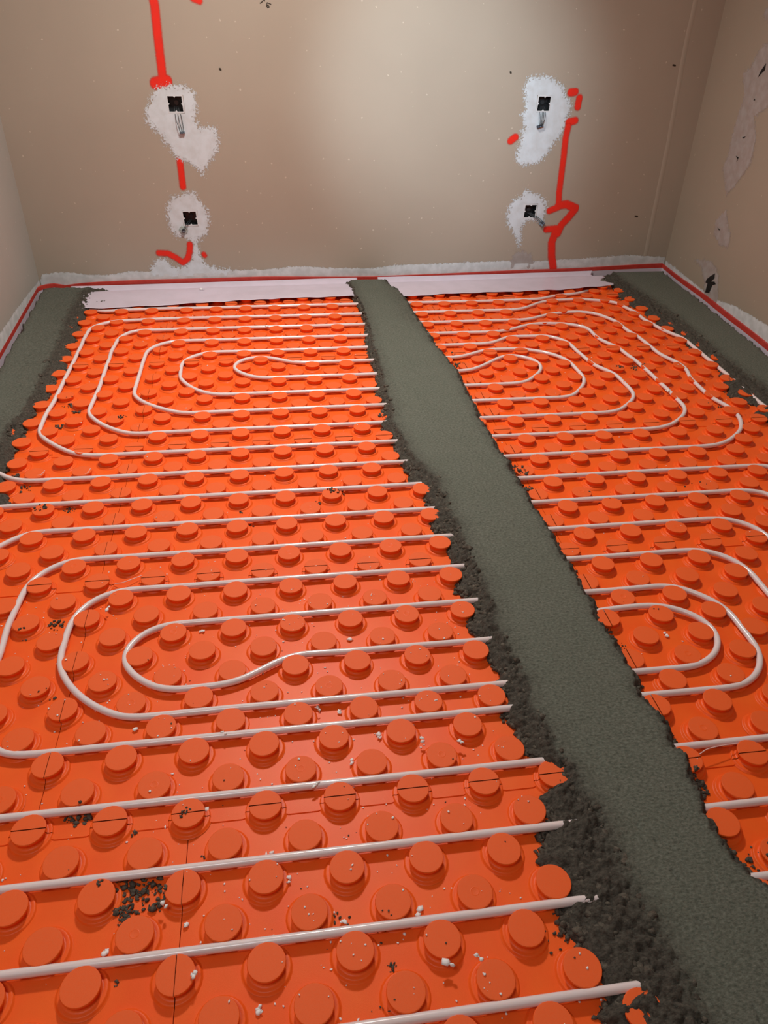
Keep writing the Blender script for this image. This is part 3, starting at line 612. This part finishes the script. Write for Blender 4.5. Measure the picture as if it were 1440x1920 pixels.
PIPE_NEAR = [(-0.72, -0.75), (-0.7, -0.45), (-0.62, -0.3), (-0.5, -0.262), (0.333, -0.259), (0.717, -0.264), (1.2, -0.262), (1.85, -0.262), (1.97, -0.2), (2.0, -0.05), (2.0, 1.1), (1.985, 1.25), (1.943, 1.319), (1.807, 1.333), (1.602, 1.328), (1.009, 1.32), (0.679, 1.312), (0.553, 1.319), (-0.261, 1.331), (-0.506, 1.326), (-0.664, 1.315), (-0.74, 1.3), (-0.8, 1.2), (-0.82, 1.05), (-0.82, 0.25), (-0.77, 0.1), (-0.66, 0.045), (-0.326, 0.041), (0.375, 0.039), (0.709, 0.034), (1.015, 0.034), (1.17, 0.033), (1.55, 0.035), (1.66, 0.07), (1.7, 0.17), (1.71, 0.35), (1.7, 0.915), (1.677, 0.967), (1.629, 1.01), (1.55, 1.034), (1.371, 1.038), (1.024, 1.028), (0.696, 1.023), (0.512, 1.021), (0.161, 1.022), (-0.145, 1.021), (-0.295, 1.025), (-0.391, 1.023), (-0.448, 0.985), (-0.485, 0.93), (-0.501, 0.854), (-0.503, 0.781), (-0.495, 0.702), (-0.486, 0.645), (-0.495, 0.54), (-0.484, 0.46), (-0.456, 0.395), (-0.41, 0.352), (-0.346, 0.34), (-0.075, 0.336), (0.417, 0.344), (0.731, 0.341), (1.034, 0.339), (1.119, 0.335), (1.222, 0.337), (1.295, 0.345), (1.344, 0.369), (1.387, 0.418), (1.405, 0.473), (1.408, 0.543), (1.398, 0.607), (1.357, 0.663), (1.301, 0.708), (1.229, 0.725), (1.151, 0.727), (1.032, 0.715), (0.711, 0.718), (0.47, 0.721), (0.089, 0.734), (-0.035, 0.734), (-0.114, 0.717), (-0.163, 0.683), (-0.187, 0.638), (-0.183, 0.592), (-0.159, 0.55), (-0.117, 0.511), (-0.067, 0.49), (-0.005, 0.49), (0.062, 0.502), (0.118, 0.521), (0.183, 0.555), (0.242, 0.575), (0.322, 0.579), (0.449, 0.574), (0.705, 0.563), (1.032, 0.634), (1.118, 0.65), (1.194, 0.648), (1.259, 0.623), (1.311, 0.574), (1.321, 0.522), (1.309, 0.484), (1.27, 0.441), (1.215, 0.416), (1.14, 0.407), (1.028, 0.413), (0.711, 0.415), (0.428, 0.42), (0.155, 0.417), (-0.083, 0.414), (-0.142, 0.418), (-0.203, 0.438), (-0.27, 0.488), (-0.319, 0.555), (-0.347, 0.629), (-0.353, 0.705), (-0.333, 0.793), (-0.288, 0.848), (-0.215, 0.873), (-0.059, 0.878), (0.16, 0.87), (0.491, 0.869), (0.703, 0.866), (1.016, 0.869), (1.296, 0.872), (1.439, 0.87), (1.501, 0.842), (1.538, 0.786), (1.554, 0.727), (1.552, 0.668), (1.555, 0.35), (1.54, 0.25), (1.46, 0.19), (1.261, 0.184), (1.047, 0.194), (0.74, 0.189), (0.396, 0.192), (-0.366, 0.191), (-0.55, 0.19), (-0.64, 0.24), (-0.67, 0.36), (-0.67, 0.95), (-0.66, 1.04), (-0.61, 1.111), (-0.566, 1.146), (-0.511, 1.167), (-0.396, 1.168), (-0.161, 1.171), (0.163, 1.171), (0.533, 1.171), (0.678, 1.162), (1.009, 1.177), (1.433, 1.175), (1.676, 1.183), (1.768, 1.174), (1.839, 1.146), (1.86, 1.05), (1.865, 0.1), (1.83, -0.05), (1.7, -0.11), (1.083, -0.112), (1.058, -0.112), (0.687, -0.115), (0.354, -0.114), (-0.285, -0.112), (-0.75, -0.112), (-0.86, -0.18), (-0.88, -0.35), (-0.88, -0.75)]
pipe('heating_pipe', PIPE_FAR, 'white heating pipe coiled over the far half of the floor')
pipe('heating_pipe', PIPE_NEAR, 'white heating pipe coiled over the near half of the floor')

# ---------------------------------------------------------------- perimeter foam strip with red upper band
rt = sorted(W['redtop'])
path = []
for y in np.arange(-1.7, 3.36, .12): path.append((left_x(y)-.010, y, .055))
cxy = (left_x(3.36)-.010, 3.36)
for a in np.linspace(10, 80, 6):
    path.append((cxy[0]+.085*(1-math.cos(math.radians(a))), cxy[1]+.082*math.sin(math.radians(a)), .054))
for s_ in np.linspace(.13, wb.len-.02, 40):
    w_ = wb.world(s_, .012+.002*math.sin(s_*9), 0); path.append((w_[0], w_[1], float(np.interp(s_, [p[0] for p in rt], [p[1]+.003 for p in rt]))))
for y in np.arange(3.54, -1.7, -.1): path.append((right_x(y)+.001+.004*math.sin(y*11)*.5, y, .066-.010*sstep(3.5, 2.9, np.array(3.5+2.9-y))))
path = np.array(path); T = np.gradient(path[:, :2], axis=0); T /= np.linalg.norm(T, axis=1)[:, None]; Nn = np.stack([T[:, 1], -T[:, 0]], 1)
root = empty('perimeter_foam_strip', (0, 3.4, 0))
tag(root, 'white perimeter foam strip with a red band along its top, standing against the walls', 'foam strip')
def ribbon(name, lo, hi, th, off, mtl):
    V = []; F = []
    for i, (p, n_) in enumerate(zip(path, Nn)):
        zt = p[2]
        for d, z in ((off, zt*lo if lo <= 1 else lo), (off, zt*hi), (off-th, zt*hi), (off-th, zt*lo)):
            V.append((p[0]+n_[0]*d, p[1]+n_[1]*d-3.4, z))
        if i: F += [(i*4-4+k, i*4-4+(k+1) % 4, i*4+(k+1) % 4, i*4+k) for k in range(4)]
    meshobj(name, V, F, mtl, root)
ribbon('foam_body', 0.02, .985, .0085, 0, FOAM)
ribbon('red_stripe', .62, 1.0, .0095, .0006, RED)
# film skirt lying on the studs in front of the back wall
sk = W['skirt']
def skirt(x0, x1, label, ragged):
    nx = int((x1-x0)/.012); ns = 26; V = []; F = []
    xs = np.linspace(x0, x1, nx)
    for i, x in enumerate(xs):
        yw = 3.46+(x+1.02)*.0318-.022; ye = float(np.interp(x, [p[0] for p in sk], [p[1] for p in sk]))+.004*math.sin(x*23)+.003*math.sin(x*51)
        for k in range(ns):
            t = k/(ns-1); xx = x
            if ragged and i > nx-8: xx = x-(i-nx+8)*.003*(1+math.sin(k*.45+1)*1.2+.3*math.sin(k*1.7))
            d = t*(yw-ye); y = yw-d
            wv = .0022*float(fbm(np.array([x*4.+3]), np.array([t*5.]), 5)[0])+.0016*math.sin(x*3+t*9)
            z = np.interp(d, [0, .012, .03, .07, 1], [.036, .012, .011, .0262, .0262])+wv+.0012*max(0, t-.9)*10
            V.append((xx, y-3.4, float(z)))
        if i: F += [((i-1)*ns+k, (i-1)*ns+k+1, i*ns+k+1, i*ns+k) for k in range(ns-1)]
    F = [f[::-1] for f in F]
    o = meshobj('film_skirt', V, F, FILM, root, True)
    md = o.modifiers.new('thickness', 'SOLIDIFY'); md.thickness = .0008
skirt(-.86, .70, None, False)
skirt(.82, 2.17, None, True)

# ---------------------------------------------------------------- mortar strips
def rough_height(X, Y, seed):
    w1 = worley(X/.016, Y/.016, seed); w2_ = worley(X/.007, Y/.007, seed+9)
    w3 = worley(X/.030, Y/.030, seed+21)
    return np.clip(1-w1*1.05, 0, 1)*.5+np.clip(1-w2_*1.1, 0, 1)*.2+np.clip(1-w3, 0, 1)*.35+(fbm(X/.03, Y/.03, seed+3)-.5)*.5+.12
def mortar_strip(name, y0, y1, outl, topl, topr, outr, nx, label, seed, ztop=.038, near=.004, far=.009, rough_in=.05):
    ys = [y0]
    while ys[-1] < y1: ys.append(ys[-1]+near+(far-near)*min(1, max(0, (ys[-1])/2.5)))
    ys = np.array(ys)
    u = np.linspace(0, 1, nx)
    ol, tl, tr, orr = (f(ys) for f in (outl, topl, topr, outr))
    X = ol[:, None]*(1-u)+orr[:, None]*u; Y = np.repeat(ys[:, None], nx, 1)
    # ragged outline
    jl = (fbm(Y/.05, X*0+seed, seed, 3)-.5)*.05
    def side(o, t, sg):
        wdt = np.maximum(abs(t-o), .012)[:, None]
        q = (X-o[:, None])*sg/wdt + jl*sg*.5/wdt
        return q
    ql = side(ol, tl, 1); qr = side(orr, tr, -1)
    q = np.minimum(ql, qr)
    R_ = rough_height(X, Y, seed)
    rim = np.clip(q, -1, 1)
    crumb = ztop*np.clip(rim, 0, 1)**.40*(.34+.95*R_)-.004*(1-np.clip(rim, 0, 1))
    flat = ztop+.0007*(fbm(X/.02, Y/.02, seed+4)-.5)+.003*(fbm(X/.25, Y/.25, seed+6)-.5)
    inn = np.clip((q-1)*np.maximum(abs(tl-ol), .012)[:, None]/rough_in, 0, 1)   # roughness fades inwards
    flat = flat-(1-inn)*.0065*(1-np.clip(R_*1.2, 0, 1))*(.4+1.2*fbm(X/.06, Y/.06, seed+7))
    b = sstep(.75, 1.15, q)
    Z = crumb*(1-b)+flat*b
    if seed == 1:      # long dragged crack and hollow in the near end
        cr = np.min([np.hypot((X-a)*1.0, 0*X) for a in [0]], axis=0)
        cxs = np.interp(Y, [-.32, -.05, .25, .6], [.93, .885, .845, .82])
        Z -= .004*np.exp(-((X-cxs+.006*(fbm(Y/.03, X*0, 4)-.5)*4)/.0025)**2)*sstep(.35, .1, Y)*(fbm(Y/.05, X*0+3, 8) > .45)
    V = np.stack([X.ravel(), Y.ravel(), Z.ravel()], 1)
    i, j = np.meshgrid(np.arange(nx-1), np.arange(len(ys)-1)); a = (j*nx+i).ravel()
    F = np.stack([a, a+1, a+nx+1, a+nx], 1)
    ok = (Z.ravel() > .0006)
    F = F[ok[F].sum(1) >= 2]
    V[:, 2] = np.maximum(V[:, 2], -.0004)
    used = np.unique(F); mp = -np.ones(len(V), int); mp[used] = np.arange(len(used))
    root = empty(name, (float(X.mean()), float(y0), 0))
    loc = np.array([X.mean(), y0, 0])
    o = meshobj('mortar_bed', V[used]-loc, mp[F], MORTAR_MIX, root, True, b.ravel()[used]*.6+.4*(b*inn).ravel()[used])
    tag(root, label, 'mortar strip', 'levelling strips of fresh mortar')
    return root, loc
# the levelled face is pale and combed, the crumbled edge wet brown and darkened for the shade between clods
MORTAR_MIX = bpy.data.materials.new('mortar'); MORTAR_MIX.use_nodes = True
nt = MORTAR_MIX.node_tree; bs = nt.nodes['Principled BSDF']; bs.inputs['Roughness'].default_value = .85; bs.inputs['Specular IOR Level'].default_value = .3
at = nt.nodes.new('ShaderNodeAttribute'); at.attribute_name = 'sd'
tc = nt.nodes.new('ShaderNodeTexCoord'); mp_ = nt.nodes.new('ShaderNodeMapping'); mp_.inputs['Scale'].default_value = (1, 1.5, 1)
nt.links.new(tc.outputs['Object'], mp_.inputs['Vector'])
n1 = nt.nodes.new('ShaderNodeTexNoise'); n1.inputs['Scale'].default_value = 130; n1.inputs['Detail'].default_value = 6; n1.inputs['Roughness'].default_value = .7
n2 = nt.nodes.new('ShaderNodeTexNoise'); n2.inputs['Scale'].default_value = 7; n2.inputs['Detail'].default_value = 3
for n_ in (n1, n2): nt.links.new(mp_.outputs[0], n_.inputs['Vector'])
cr1 = nt.nodes.new('ShaderNodeValToRGB'); cr1.color_ramp.elements[0].position = .34; cr1.color_ramp.elements[0].color = (.078, .086, .066, 1)
cr1.color_ramp.elements[1].position = .56; cr1.color_ramp.elements[1].color = (.164, .170, .137, 1)
e = cr1.color_ramp.elements.new(.72); e.color = (.215, .235, .195, 1)
nt.links.new(n1.outputs[0], cr1.inputs[0])
mxa = nt.nodes.new('ShaderNodeMix'); mxa.data_type = 'RGBA'; mxa.blend_type = 'MULTIPLY'; mxa.inputs[7].default_value = (.82, .87, .84, 1)
nt.links.new(n2.outputs[0], mxa.inputs[0]); nt.links.new(cr1.outputs[0], mxa.inputs[6])
cr2 = nt.nodes.new('ShaderNodeValToRGB'); cr2.color_ramp.elements[0].position = .35; cr2.color_ramp.elements[0].color = (.030, .024, .018, 1)
cr2.color_ramp.elements[1].position = .68; cr2.color_ramp.elements[1].color = (.105, .095, .074, 1)
nt.links.new(n1.outputs[0], cr2.inputs[0])
mxb = nt.nodes.new('ShaderNodeMix'); mxb.data_type = 'RGBA'
nt.links.new(at.outputs['Fac'], mxb.inputs[0]); nt.links.new(cr2.outputs[0], mxb.inputs[6]); nt.links.new(mxa.outputs[2], mxb.inputs[7])
nt.links.new(mxb.outputs[2], bs.inputs['Base Color'])
bp = nt.nodes.new('ShaderNodeBump'); bp.inputs['Strength'].default_value = .9; bp.inputs['Distance'].default_value = .003
nt.links.new(n1.outputs[0], bp.inputs['Height']); nt.links.new(bp.outputs[0], bs.inputs['Normal'])

def F_(L, pad0=None):
    L = sorted(L, key=lambda q: q[1]); ys = np.array([q[1] for q in L]); xs = np.array([q[0] for q in L])
    s0 = (xs[3]-xs[0])/(ys[3]-ys[0]) if len(L) > 3 else 0
    def f(y):
        return np.where(y < ys[0], xs[0]+np.clip(s0, -.25, .25)*(y-ys[0]), np.interp(y, ys, xs))
    return f
cl_o = F_(W['c_out_l']); cl_t = F_(W['c_top_l']); cr_t = F_(W['c_top_r']); cr_o = lambda y: cr_t(y)+.020+.012*fbm(y/.09, y*0+2., 6)
def endtaper(f, y_end, amt, sg):
    return f
mc, _ = mortar_strip('mortar_strip', -.75, 3.452, cl_o, cl_t, cr_t, cr_o, 120, 'long central strip of smoothed grey mortar running to the back wall, crumbling along its edges', 1, near=.0036, far=.008)
ll_t = F_([(-.86, -.9), (-.85, .5), (-.80, 1.0)]+W['l_top']+[(-.76, 3.43)]); ll_o0 = F_([(-.80, .5), (-.76, 1.0), (-.70, 1.25)]+W['l_out']+[(-.655, 3.41)]); ll_o = lambda y: ll_o0(y)+.014
ml, _ = mortar_strip('mortar_strip', -.9, 3.415, lambda y: left_x(y)+.002, lambda y: left_x(y)+.004, ll_t, ll_o, 70, 'smooth grey mortar strip along the left wall', 2, near=.006, far=.008)
rr_t = F_([(2.25, .3), (2.22, 1.2)]+W['r_top']+[(2.26, 3.5)]); rr_o0 = F_([(2.18, .3), (2.15, 1.2)]+W['r_out']+[(2.195, 3.5)]); rr_o = lambda y: rr_o0(y)-.012
mr_, _ = mortar_strip('mortar_strip', -.9, 3.50, rr_o, rr_t, lambda y: right_x(y)-.016, lambda y: right_x(y)-.012, 70, 'dark mortar strip along the right wall in the far right corner', 3, near=.006, far=.008)

# ---------------------------------------------------------------- crumbs
def ico(sub):
    b = bmesh.new(); bmesh.ops.create_icosphere(b, subdivisions=sub, radius=1); b.verts.ensure_lookup_table()
    V = np.array([v.co[:] for v in b.verts]); F = np.array([[v.index for v in f.verts] for f in b.faces]); b.free(); return V, F
FL_LABELS = ['shaped like a star, left of the near pipe loop', 'inside the near pipe loop, at its upper left', 'above the wavy pipe, nearest the mortar strip', 'between the two closest pipes, left of two', 'between the two closest pipes, right of two', 'just below the bottom of the near pipe bend', 'just under the lower of the two closest pipes', 'under the lower close pipe, near its middle', 'beside a stud, right of centre, below the two close pipes', 'rightmost below the two close pipes, by the mortar', 'below two studs, above the pipe with cut studs', 'hanging from the pipe above the cut studs', 'on the edge of the second pipe, left of centre', 'between studs, just below the second pipe', 'largest, stuck to the third pipe, left of a pair', 'on the third pipe, right of the largest one', 'below the seam of two sheets at the lower left', 'on the lowest left pipe', 'touching the cut stud at the bottom left', 'on the dark mortar crumbs at the lower left', 'on the rim of a cut stud, lower left', 'large oval, below the third pipe near the mortar strip', 'small, left of the large oval one near the mortar', 'at the bottom edge, centre', 'on the far oval pipe loops, left of the strip', 'inside the small loop right of the mortar strip', 'among the wavy pipes at the far right']
IV, IF = ico(2); IV1, IF1 = ico(1)
def lumps(name, C_, R_, mtl, parent=None, hi=True, flat=.75, spiky=.35):
    bV, bF = (IV, IF) if hi else (IV1, IF1)
    n = len(C_); C_ = np.asarray(C_); R_ = np.asarray(R_)
    J = 1+spiky*RNG.normal(size=(n, len(bV), 1)).clip(-1.8, 1.8)*.6
    sc_ = RNG.uniform(.65, 1.25, size=(n, 1, 3)); sc_[:, :, 2] *= flat
    a = RNG.uniform(0, 6.28, n); ca, sa = np.cos(a), np.sin(a)
    V = bV[None]*J*sc_*R_[:, None, None]
    x = V[:, :, 0]*ca[:, None]-V[:, :, 1]*sa[:, None]; y = V[:, :, 0]*sa[:, None]+V[:, :, 1]*ca[:, None]
    V = np.stack([x, y, V[:, :, 2]], 2)+C_[:, None, :]
    F = (bF[None]+(np.arange(n)*len(bV))[:, None, None]).reshape(-1, 3)
    return meshobj(name, V.reshape(-1, 3), F, mtl, parent, not hi)
def edge_lumps(strip, fo, ft, y0, y1, n, rmin, rmax, zmax, spread=1.0, pw=1.0):
    y = y0+(y1-y0)*RNG.random(n)**pw; t = RNG.beta(1.25, 1.4, n)*1.15*spread-.06
    o, tt = fo(y), ft(y); x = o+(tt-o)*t
    nz = fbm(x/.03, y/.03, 77); keep = nz+.25*t > .36
    x, y, t = x[keep], y[keep], t[keep]
    r = rmin+(rmax-rmin)*RNG.random(len(x))**2.2; z = np.clip(t, 0, 1)*zmax*(.35+.65*RNG.random(len(x)))+r*.45
    L = np.array(strip.location)
    o_ = lumps('mortar_crumbs', np.c_[x, y, z]-L, r, CLOD, strip, False, .8)
    o_['kind'] = 'stuff'; return o_
edge_lumps(mc, cl_o, cl_t, -.7, 1.3, 6500, .0022, .0105, .034, 1, 1)
edge_lumps(mc, cl_o, cl_t, 1.2, 3.42, 4200, .003, .010, .034)
edge_lumps(mc, lambda y: cr_t(y)+.034, cr_t, -.7, 3.4, 3000, .0022, .0065, .030)
edge_lumps(ml, ll_o, ll_t, -.6, 3.40, 5200, .003, .0105, .034)
edge_lumps(mr_, rr_o, rr_t, -.6, 3.45, 5600, .003, .011, .032)
cs_, rs_ = [], []
for x, y, r, n in W['clods']:
    for _ in range(n*2 if r < .05 else n):
        a = RNG.uniform(0, 6.28); q = r*math.sqrt(RNG.random()); rr = RNG.uniform(.0015, .0045) if r > .012 else RNG.uniform(.0012, .0032)
        if r < .05 and n > 9 and RNG.random() < .2: rr = RNG.uniform(.0035, .0075)
        if r > .1: rr = RNG.uniform(.001, .002)
        px, py = x+q*math.cos(a), y+q*math.sin(a)
        # rest on a stud top when above one
        jj = round(py/.075); off = 0 if jj % 2 == 0 else .5; ii = round(px/P-off)+off
        zt = HS if math.hypot(px-ii*P, py-jj*.075) < .030 else .0
        cs_.append((px, py, zt+rr*.5)); rs_.append(rr)
o = lumps('mortar_crumbs', cs_, rs_, CLOD, None, False, .7); tag(o, 'loose dark mortar crumbs scattered over the orange panels', 'crumbs', kind='stuff')
# fine dust of the crumbs in the big cluster at the lower left
# white polystyrene specks, uncountable
n = 1100; x = RNG.uniform(-.55, .70, n); y = RNG.uniform(-.33, .95, n)**1.0; k = fbm(x/.06, y/.06, 21) > .46
x, y = x[k], y[k]; n2_ = 160; x = np.r_[x, RNG.uniform(1.0, 2.1, n2_)]; y = np.r_[y, RNG.uniform(0, 3.0, n2_)]
n3_ = 160; x = np.r_[x, RNG.uniform(-.6, .6, n3_)]; y = np.r_[y, RNG.uniform(.9, 3.1, n3_)]
zz = []
for px, py in zip(x, y):
    jj = round(py/.075); off = 0 if jj % 2 == 0 else .5; ii = round(px/P-off)+off
    zz.append(HS if math.hypot(px-ii*P, py-jj*.075) < .030 else .0)
r = RNG.uniform(.0007, .0026, len(x))
o = lumps('polystyrene_crumbs', np.c_[x, y, np.array(zz)+r*.5], r, FLAKE, None, False, .6, .5)
tag(o, 'tiny white polystyrene specks sprinkled over the orange panels', 'crumbs', kind='stuff')
for i, ((x, y), fl_) in enumerate(zip(W['flakes'], FL_LABELS)):
    far = y > 1.2
    k = RNG.integers(2, 5); cc = [(x+RNG.uniform(-.006, .006), y+RNG.uniform(-.006, .006), .004) for _ in range(k)]
    jj = round(y/.075); off = 0 if jj % 2 == 0 else .5; ii = round(x/P-off)+off
    dz = HS if math.hypot(x-ii*P, y-jj*.075) < .033 else 0
    if abs((y/.075-.5)-round(y/.075-.5)) < .16 and dz == 0: dz = .019
    cc = [(0+a-x, b-y, c_) for a, b, c_ in cc]
    o = lumps('polystyrene_flake', cc, RNG.uniform(.003, .0055, k)*(1.25 if far else 1), FLAKE, None, False, .7, .6)
    o.location = (x, y, dz)
    tag(o, 'white polystyrene crumb '+fl_, 'polystyrene crumb', 'larger white polystyrene crumbs')
# white scrap on the foam skirt
o = lumps('foam_scrap', [(0, 0, .006), (.012, -.004, .005)], [.009, .006], mat('bright_scrap', (.85, .83, .85), .6), None, True, .7, .2); o.location = (-.165, 3.36, .028)
tag(o, 'small bright white scrap lying on the white film by the back wall', 'scrap')
# clear plastic shavings
SH = mat('plastic_shaving', (.85, .62, .58), .3)
def shaving(pts, label, w=.0022):
    V = []; F = []
    pts = np.array(pts); Q = []
    for k in range(len(pts)-1):
        for t in np.linspace(0, 1, 8, endpoint=False): Q.append(pts[k]*(1-t)+pts[k+1]*t)
    Q.append(pts[-1]); Q = np.array(Q)
    for _ in range(4): Q[1:-1] = (Q[:-2]+Q[1:-1]*2+Q[2:])/4
    o = meshobj('plastic_shaving', *tube(Q, w/2, 5), SH, None, True); tag(o, label, 'shaving')
shaving([(-0.257, 0.901, 0.008), (-0.228, 0.89, 0.02), (-0.182, 0.927, 0.012)], 'thin clear plastic shaving curled beside the pipe bend, left edge')
shaving([(-0.606, 1.485, 0.02), (-0.575, 1.485, 0.024), (-0.57, 1.509, 0.026)], 'curved white shaving against the pipe near the left mortar strip')
shaving([(-0.451, 1.476, 0.02), (-0.426, 1.48, 0.024), (-0.423, 1.511, 0.024)], 'curved pale shaving right of the one by the left mortar strip')
shaving([(1.08, 0.156, 0.026), (1.1, 0.164, 0.03), (1.135, 0.17, 0.028), (1.199, 0.179, 0.018)], 'long bent clear shaving right of the mortar strip at the lower right')
shaving([(0.275, 0.381, 0.01), (0.271, 0.385, 0.02), (0.264, 0.396, 0.012)], 'straight pale shaving under the pipe at the bottom left')
